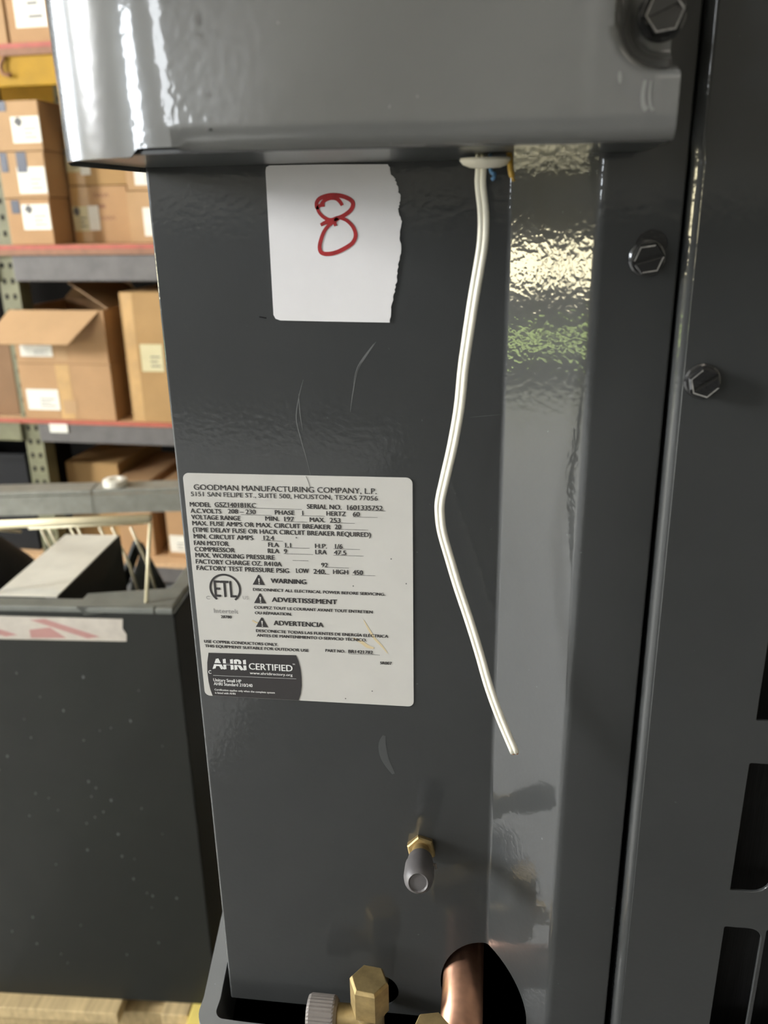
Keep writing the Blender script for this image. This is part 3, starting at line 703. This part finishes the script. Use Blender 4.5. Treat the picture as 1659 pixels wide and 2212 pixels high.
EIGHT=[[(60.46, 197.48), (58.7, 197.27), (57.79, 196.55), (57.69, 198.18), (58.8, 199.53), (61.28, 200.37), (63.9, 200.57), (66.92, 200.11), (69.49, 198.94), (70.31, 197.56), (69.48, 195.72), (67.33, 194.13), (64.94, 193.18), (62.28, 192.57), (60.12, 193.42), (58.43, 195.08), (57.8, 196.71)], [(59.24, 197.66), (60.52, 198.94), (62.56, 199.71), (64.55, 199.51), (65.74, 198.53), (66.56, 197.22)], [(58.79, 190.98), (60.49, 191.77), (62.72, 192.4), (64.94, 193.18), (63.76, 192.06), (64.06, 190.57)], [(63.76, 192.06), (61.78, 190.93), (59.94, 188.9), (58.66, 186.01), (58.11, 183.51), (58.75, 181.83), (60.96, 181.39), (64.1, 181.94), (67.7, 183.58), (69.95, 185.21), (70.9, 187.52), (70.1, 190.16), (67.97, 192.32), (65.38, 193.34)]]
b = B()
for s in EIGHT: ribbon(b, [(x / 1000, z / 1000) for x, z in s], .00125, -.00052 - .00001 * EIGHT.index(s), 6, wf=lambda k: .85 + .3 * math.sin(math.pi * k))
obj('handwritten_number', b, 'red_ink', sticker, MU, label='red marker number')
# ---- rating plate with its printing
plate = obj('rating_plate', sheet(B(), rrect(.0001, .0901, .0002, .1002, .0024, 6), -.0001, -.0003), 'plate', hp, MU, label='white printed rating plate with rounded corners')
TXT=[('GOODMAN MANUFACTURING COMPANY, L.P.', 4.12, 76.31, 93.44, 2.35, 0),
('5151 SAN FELIPE ST., SUITE 500, HOUSTON, TEXAS 77056', 2.71, 76.71, 90.77, 1.95, 0),
('MODEL', 1.88, 10.35, 86.35, 2.04, 1),
('GSZ140181KC', 11.98, 28.63, 86.55, 2.03, 1),
('SERIAL NO.', 48.98, 62.5, 86.74, 2.01, 1),
('1601335752', 64.81, 78.52, 86.79, 1.99, 1),
('A.C.VOLTS', 1.93, 14.34, 83.74, 1.99, 1),
('208 – 230', 17.17, 28.32, 83.9, 1.98, 1),
('PHASE', 36.1, 43.85, 83.95, 1.97, 1),
('1', 46.62, 47.68, 84.03, 1.96, 1),
('HERTZ', 56.58, 64.15, 84.07, 1.95, 1),
('60', 66.94, 69.6, 84.11, 1.95, 1),
('VOLTAGE RANGE', 1.97, 21.95, 81.07, 2.0, 1),
('MIN.', 32.07, 37.6, 81.27, 1.98, 1),
('197', 39.68, 43.53, 81.31, 1.98, 1),
('MAX.', 49.84, 55.89, 81.3, 1.97, 1),
('253', 57.76, 61.91, 81.33, 1.96, 1),
('MAX. FUSE AMPS OR MAX. CIRCUIT BREAKER', 2.13, 57.95, 78.46, 2.0, 1),
('20', 59.59, 62.11, 78.68, 1.97, 1),
('(TIME DELAY FUSE OR HACR CIRCUIT BREAKER REQUIRED)', 2.05, 73.69, 75.71, 2.01, 1),
('MIN. CIRCUIT AMPS', 2.16, 26.53, 72.87, 2.03, 1),
('12.4', 30.51, 35.32, 73.05, 2.02, 1),
('FAN MOTOR', 2.01, 16.25, 69.99, 2.05, 1),
('FLA', 32.55, 36.76, 70.2, 2.03, 1),
('1.1', 38.92, 42.22, 70.27, 2.02, 1),
('H.P.', 51.46, 56.15, 70.31, 2.01, 1),
('1/6', 59.23, 62.59, 70.42, 2.01, 1),
('COMPRESSOR', 2.0, 18.6, 67.3, 2.06, 1),
('RLA', 32.2, 36.78, 67.56, 2.04, 1),
('9', 38.77, 39.97, 67.6, 2.04, 1),
('LRA', 51.46, 55.93, 67.75, 2.02, 1),
('47.5', 58.89, 63.75, 67.76, 2.02, 1),
('MAX. WORKING PRESSURE', 2.11, 34.76, 64.69, 2.06, 1),
('FACTORY CHARGE OZ. R410A', 2.02, 37.44, 61.9, 2.08, 1),
('92', 53.61, 56.18, 62.19, 2.05, 1),
('FACTORY TEST PRESSURE PSIG', 2.08, 40.3, 59.13, 2.09, 1),
('LOW', 43.26, 48.39, 59.38, 2.07, 1),
('240.', 50.31, 55.29, 59.35, 2.06, 1),
('HIGH', 58.29, 64.25, 59.45, 2.05, 1),
('450', 66.21, 70.19, 59.49, 2.05, 1),
('WARNING', 32.63, 47.08, 54.5, 2.16, 2),
('ADVERTISSEMENT', 32.53, 59.31, 46.11, 2.19, 2),
('ADVERTENCIA', 32.62, 53.3, 35.52, 2.24, 2),
('DISCONNECT ALL ELECTRICAL POWER BEFORE SERVICING.', 24.99, 78.92, 50.72, 1.32, 2),
('COUPEZ TOUT LE COURANT AVANT TOUT ENTRETIEN', 24.87, 73.69, 42.67, 1.34, 2),
('OU RÉPARATION.', 25.02, 40.41, 40.18, 1.35, 2),
('DESCONECTE TODAS LAS FUENTES DE ENERGÍA ELÉCTRICA', 24.92, 79.82, 31.98, 1.37, 2),
('ANTES DE MANTENIMIENTO O SERVICIO TÉCNICO.', 25.1, 70.98, 29.85, 1.37, 2),
('USE COPPER CONDUCTORS ONLY.', 2.21, 33.82, 25.87, 1.4, 2),
('THIS EQUIPMENT SUITABLE FOR OUTDOOR USE', 2.34, 46.6, 23.77, 1.4, 2),
('PART NO.', 53.75, 61.92, 24.2, 1.38, 2),
('BR1421782', 63.33, 73.41, 24.24, 1.51, 2),
('SR007', 75.95, 81.59, 19.62, 1.38, 2),
('Intertek', 7.63, 17.97, 40.02, 2.17, 3),
('C', 4.9, 6.41, 46.05, 1.68, 4),
('US', 20.39, 22.7, 46.72, 1.6, 4),
('28780', 9.97, 15.4, 37.74, 1.36, 2),
('CERTIFIED', 20.7, 39.33, 14.23, 3.19, 5),
('AHRI', 5.01, 19.23, 13.7, 5.27, 6),
('www.ahridirectory.org', 20.86, 39.2, 11.96, 1.28, 5),
('Unitary Small HP', 4.61, 16.83, 7.53, 1.59, 5),
('AHRI Standard 210/240', 4.63, 21.55, 5.68, 1.6, 5),
('Certification applies only when the complete system', 4.72, 31.04, 3.07, 0.95, 5),
('is listed with AHRI', 4.81, 13.78, 1.53, 0.95, 5),
('TM', 39.48, 40.49, 17.38, 0.63, 5),
('C', 2.79, 3.97, 11.18, 1.73, 5)]
UND=[(11.96, 46.91, 86.31), (64.52, 79.78, 86.56), (22.24, 34.77, 83.47), (46.49, 55.87, 83.75), (66.93, 76.57, 83.81), (39.67, 48.82, 81.08), (57.75, 67.55, 81.13), (59.58, 72.71, 78.5), (29.89, 38.59, 72.78), (38.91, 49.19, 70.04), (58.69, 69.29, 70.21), (38.46, 50.56, 67.43), (58.58, 70.69, 67.47), (42.03, 48.52, 64.65), (56.3, 64.63, 62.14), (50.3, 56.78, 59.19), (65.73, 75.22, 59.22), (63.32, 76.34, 23.8)]
YT = -.00042
groups = {'company_text': ('ink', []), 'rating_text': ('ink', []), 'warning_text': ('ink', []), 'mark_text': ('ink_grey', []), 'badge_text': ('white_ink', [])}
gm = {k: B() for k in groups}
for s, x0, x1, zb, cap, st in TXT:
    g = 'company_text' if st == 0 else 'rating_text' if st == 1 else 'warning_text' if st == 2 else 'mark_text' if st in (3, 4) else 'badge_text'
    bold = {0: .02, 1: .045, 2: .07, 3: .02, 4: .0, 5: .03, 6: .06}[st]
    text_into(gm[g], s, x0 / 1000, x1 / 1000, zb / 1000, cap / 1000, YT - (.00012 if st > 4 else 0), bold)
for a, c, z in UND: flat(gm['warning_text' if z < 30 else 'rating_text'], [(a / 1000, z / 1000), (c / 1000, z / 1000), (c / 1000, z / 1000 + .00013), (a / 1000, z / 1000 + .00013)], YT)
TRI = [(27.72, 57.84, 24.91, 29.98, 53.45), (27.75, 49.64, 24.94, 30.02, 45.2), (27.75, 38.74, 24.94, 30.15, 34.35)]
b = B(); w = B()
for ax, az, x0, x1, z0 in TRI:
    flat(b, [(x0 / 1000, z0 / 1000), (x1 / 1000, z0 / 1000), ((ax + .25) / 1000, az / 1000), ((ax - .25) / 1000, az / 1000)], YT)
    c = ax / 1000; h = (az - z0) / 1000
    flat(w, [(c - .00016, z0 / 1000 + h * .24), (c + .00016, z0 / 1000 + h * .24), (c + .00036, z0 / 1000 + h * .66), (c - .00036, z0 / 1000 + h * .66)], YT - .00008)
    flat(w, rrect(c - .0003, c + .0003, z0 / 1000 + h * .07, z0 / 1000 + h * .18, .0002, 2), YT - .00008)
obj('warning_triangles', b, 'ink', plate, MU); obj('exclamation_marks', w, 'plate', plate, MU)
# round mark: open ring with the letters inside
b = B(); ex, ez = .01325, .05120
ribbon(b, arc(ex, ez, .0062, -52, 232, 40), .00085, YT, 1)
text_into(b, 'ETL', ex - .0045, ex + .0045, ez - .0038, .0078, YT, .022)
obj('round_mark', b, 'ink', plate, MU)
# certification badge
b = B()
BP = [(3.60, 21.2), (20, 21.55), (41.2, 21.95), (42.1, 19.2), (42.75, 15.6), (42.95, 11.5), (42.85, 7.6), (42.2, 3.4), (41.2, .35), (3.55, .35), (2.8, 3.4), (2.35, 7.4), (2.25, 12.0), (2.6, 16.4)]
flat(b, [(x / 1000, z / 1000) for x, z in BP], YT - .00004); obj('badge', b, 'ink', plate, MU, label='black certification badge')
flat(gm['badge_text'], [(.0047, .01036), (.0407, .01070), (.0407, .01082), (.0047, .01048)], YT - .00012)
b = B(); flat(b, [(.0049, .01595), (.0198, .01605), (.0198, .01660), (.0049, .01650)], YT - .0002); obj('badge_split', b, 'ink', plate, MU)
for k, (m, _) in groups.items(): obj(k, gm[k], m, plate, MU)
b = B()
for x, z in ((44.06, 74.51), (81.57, 66.74), (66.19, 54.48), (87.42, 56.36), (72.79, 6.68), (61.4, 2.43)):
    flat(b, [((x + .3 * math.cos(a)) / 1000, (z + .33 * math.sin(a)) / 1000) for a in (0, 1, 2, 3, 4, 5)], YT)
ribbon(b, [(.0492, .1000), (.0500, .0978), (.0506, .0955)], .00022, YT, 4)
obj('ink_specks', b, 'ink_soft', plate, MU)['kind'] = 'stuff'
b = B()
ribbon(b, [(.0655, .0312), (.069, .0293), (.0715, .0275), (.074, .0269)], .0013, YT + .00005, 6, wf=lambda k: .4 + .8 * math.sin(math.pi * k))
ribbon(b, [(.0700, .0395), (.0722, .035), (.0742, .0315), (.0772, .028), (.0795, .0248)], .0009, YT + .00005, 6, wf=lambda k: .3 + .8 * math.sin(math.pi * k))
ribbon(b, [(.0236, .0372), (.0249, .0364), (.0258, .0362)], .0007, YT + .00005, 4)
obj('tan_stain', b, 'stain', plate, MU)['kind'] = 'stuff'
# ---- scratches and smears on the service panel
SC = [[(49.9, 137.1), (47.8, 130.2), (46.5, 122.3), (47.9, 114.2), (49.6, 107), (50.9, 99.9)], [(47.9, 131.9), (48.0, 124.9), (48.7, 117.8)], [(77.2, 151), (73.4, 145.7), (70.2, 140.7), (68.2, 132.1), (67.1, 125.2)], [(76.5, 150.4), (70.7, 142.4), (68.6, 135.6)], [(111, 123.7), (122.5, 124.9)], [(57.6, -.5), (60.1, 4.1)]]
for i, s in enumerate(SC):
    obj('scratch', ribbon(B(), [(x / 1000, z / 1000) for x, z in s], (.00032, .0003, .0004, .0005, .0002, .0002)[i], -.00006, 6, wf=lambda k: .25 + .9 * math.sin(math.pi * k)), 'scratch' if i < 4 else 'smear', hp, MU)
obj('smear', ribbon(B(), [(.0774, -.0150), (.0765, -.0199), (.0776, -.0269), (.0812, -.0342)], .0034, -.00006, 6, wf=lambda k: .35 + .7 * math.sin(math.pi * k)), 'smear', hp, MU)
obj('scuff', ribbon(B(), [(.0348, .1599), (.0374, .1594)], .0005, -.00006, 4), 'screw', hp, MU)
# ---- dents, chips and paint runs on the cover
def on_cover(pts): return [(x, z) for x, z in pts]
def cover_mark(name, pts, w, mat, wf=None):
    b = B(); ribbon(b, pts, w, 0, 5, wf=wf)
    for v in b.verts: v.co.y = YF + wave(v.co.x, v.co.z) * (1 if v.co.x < .14 else 0) + (dimple(v.co.x, v.co.z) if v.co.x > .14 else 0) - .00008
    obj(name, b, mat, hp, MU)
hump = lambda k: .35 + .75 * math.sin(math.pi * k)
cover_mark('paint_chip', [(.0446, .2421), (.0445, .2409), (.0446, .2398)], .0014, 'ink_soft', hump)
cover_mark('paint_chip', [(.0447, .2379), (.0446, .2369)], .0010, 'ink_soft', hump)
cover_mark('paint_chip', [(.0459, .2244), (.0460, .2237)], .0007, 'ink_soft', hump)
cover_mark('paint_chip', [(.0442, .2161), (.0447, .2159)], .0006, 'ink_soft', hump)
cover_mark('paint_chip', [(.0456, .2163), (.0457, .2157)], .0006, 'dark', hump)
cover_mark('paint_run', [(.1531, .2240), (.1528, .2210), (.1532, .2185), (.1540, .2176)], .0012, 'paint_run', lambda k: .6 + .5 * k)
cover_mark('paint_run', [(.1544, .2238), (.1544, .2205), (.1549, .2182), (.1556, .2175)], .0007, 'paint_run', lambda k: .6 + .5 * k)
cover_mark('paint_run', [(.1470, .2262), (.1473, .2235)], .0008, 'paint_run', hump)
# ---- access fitting
A0, A1 = (.0932, 0, -.0722), (.0945, -.032, -.0622)
ft = obj('access_fitting', lathe(B(), A0, A1, [(0, .0040), (.014, .0040)], 20), 'brass', hp, MU, 40, label='brass access fitting with grey cap')
obj('hex_nut', prism(B(), A0, A1, 6, [(.0002, .0065), (.0042, .0065), (.0048, .0058)], .3), 'brass', ft, MU)
obj('fitting_cap', lathe(B(), A0, A1, [(.0128, .0048), (.0134, .0054), (.0190, .0057), (.0193, .0062), (.0280, .0063), (.0310, .0059), (.0330, .0049), (.0338, .0040), (.0331, .0034), (.0331, .001)], 28), 'cap', ft, MU, 40, label='grey plastic cap')
b = B(); tube(b, [(.0985, -.0185, -.0650), (.1008, -.0192, -.0642), (.1012, -.0205, -.0652)], [.0009, .0008, .0004], 6); obj('cap_tab', b, 'knurl', ft, MU)
# ---- liquid service valve: hex stem cap on a cross body with a knurled gauge cap
VX, VY = .0712, -.0210
vb = B(); lathe(vb, (VX, VY, -.1440), (VX, VY, -.2), [(0, .0074), (.004, .0074), (.006, .0066), (.026, .0066), (.027, .004)], 24)
lv = obj('service_valve', vb, 'brass_dull', hp, MU, 40, label='small brass service valve')
obj('gauge_port', lathe(B(), (VX - .003, VY, -.1525), (.03, VY, -.1525), [(0, .0052), (.012, .0048), (.018, .0046)], 20), 'brass', lv, MU, 40)
obj('body_arm', lathe(B(), (VX, VY + .002, -.1600), (VX, .1, -.1600), [(0, .0052), (.045, .0052)], 20), 'brass_dull', lv, MU, 40)
obj('front_boss', lathe(B(), (VX - .001, VY - .004, -.1560), (VX - .004, VY - .03, -.1660), [(0, .0055), (.010, .0055), (.0105, .0035), (.014, .0033)], 20), 'brass', lv, MU, 40)
obj('hex_cap', prism(B(), (VX, VY, -.1460), (VX, VY, 0), 6, [(0, .0090), (.0150, .0090), (.0164, .0082), (.0166, .0078)], math.radians(96)), 'brass', lv, MU)
obj('gauge_cap', lathe(B(), (.0562, VY, -.1525), (.03, VY, -.1525), [(0, .0060), (.0012, .0074), (.002, .0078), (.0125, .0078), (.0138, .0070), (.0143, .004)], 56, flute=((2, 3), .045)), 'knurl', lv, MU, label='grey knurled gauge cap')
# ---- suction pipe and its valve
obj('suction_pipe', tube(B(), [(.1128, .06, -.1475), (.1128, .02, -.1475), (.1128, -.036, -.1475)], .0095, 32), 'copper', hp, MU, True, label='copper pipe entering the round hole')
b = B(); lathe(b, (.1128, -.0345, -.1485), (.1128, -.09, -.1485), [(0, .0100), (.002, .0108), (.014, .0108), (.015, .0120), (.03, .0120)], 28)
sv = obj('suction_valve', b, 'brass_dull', hp, MU, 40)
obj('hex_cap', prism(B(), (.1010, -.0430, -.1400), (.1010, -.0430, 0), 6, [(0, .0086), (.0108, .0086), (.0122, .0078)], .3), 'brass', sv, MU)
# ---- nylon bushing, cable and the two wire stubs under the cover
bc = (.1153, -.0350)
b = B(); lathe(b, (bc[0], bc[1], ZU - .0012), (bc[0], bc[1], 0), [(0, .0074), (.0006, .0076), (.0018, .0066), (.0026, .0045), (.0027, .003)], 28)
obj('cable_bushing', b, 'nylon', hp, MU, 40, label='ivory nylon bushing')
CB = [(113.94, -28.0, 213.0), (113.9, -29.5, 206.5), (113.89, -30.0, 202.25), (114.93, -32.0, 194.38), (114.98, -33.0, 186.45), (113.91, -34.0, 178.4), (112.43, -35.0, 168.85), (110.91, -35.0, 157.54), (109.59, -34.0, 147.17), (108.53, -33.0, 134.91), (106.52, -32.0, 122.18), (104.11, -31.0, 110.57), (102.41, -30.5, 102.09), (102.25, -30.0, 96.86), (103.09, -30.0, 90.05), (105.94, -30.5, 79.92), (109.0, -31.0, 69.6), (113.33, -32.5, 56.91), (116.86, -33.5, 45.55), (120.48, -35.0, 33.33), (124.63, -36.0, 21.6), (130.76, -38.0, 7.29)]
CBp = smooth_pts([(x / 1000, y / 1000, z / 1000) for x, y, z in CB], 5)
cb = thing('electric_cable', 'ivory two-strand cable hanging from under the glossy cover', 'cable', MU, CB[-1] and (.1308, -.038, .0073))
def side(P, off):
    out = []
    for i, p in enumerate(P):
        d = (P[min(i + 1, len(P) - 1)] - P[max(i - 1, 0)]).normalized(); n = Vector((0, 1, 0)).cross(d).normalized()
        tw = Vector((0, 1, 0)) * 0.35 + n; out.append(p + tw.normalized() * off)
    return out
for s in (-1, 1):
    o = obj('strand', tube(B(), side(CBp, s * .00078), .00098, 12), 'cable', cb, MU, True)
    e = side(CBp, s * .00078)[-2:]; obj('wire_end', tube(B(), [e[1], e[1] + (e[1] - e[0]).normalized() * .0006], .0005, 8), 'copper_end', o, MU)
t = thing('wire_stub', 'short blue wire end poking down beside the ivory cable', 'wire', MU, (.1175, -.034, .207))
obj('insulation', tube(B(), smooth_pts([(.1166, -.034, .2125), (.1167, -.034, .2075), (.1172, -.035, .2055), (.1180, -.036, .2052)], 4), .00055, 8), 'blue', t, MU, True)
obj('bare_end', tube(B(), [(.1180, -.036, .2052), (.1178, -.0362, .2040), (.1172, -.0360, .2036)], .0006, 6), 'blue', t, MU, True)
t = thing('wire_stub', 'short yellow wire end hanging at the right of the bushing', 'wire', MU, (.1225, -.034, .207))
obj('insulation', tube(B(), smooth_pts([(.1214, -.036, .2125), (.1222, -.036, .2100), (.1226, -.037, .2060), (.1232, -.037, .2042)], 4), .00085, 8), 'yellow_wire', t, MU, True)
obj('bare_end', tube(B(), [(.1232, -.037, .2042), (.1236, -.037, .2030)], .0005, 6), 'yellow_wire', t, MU, True)
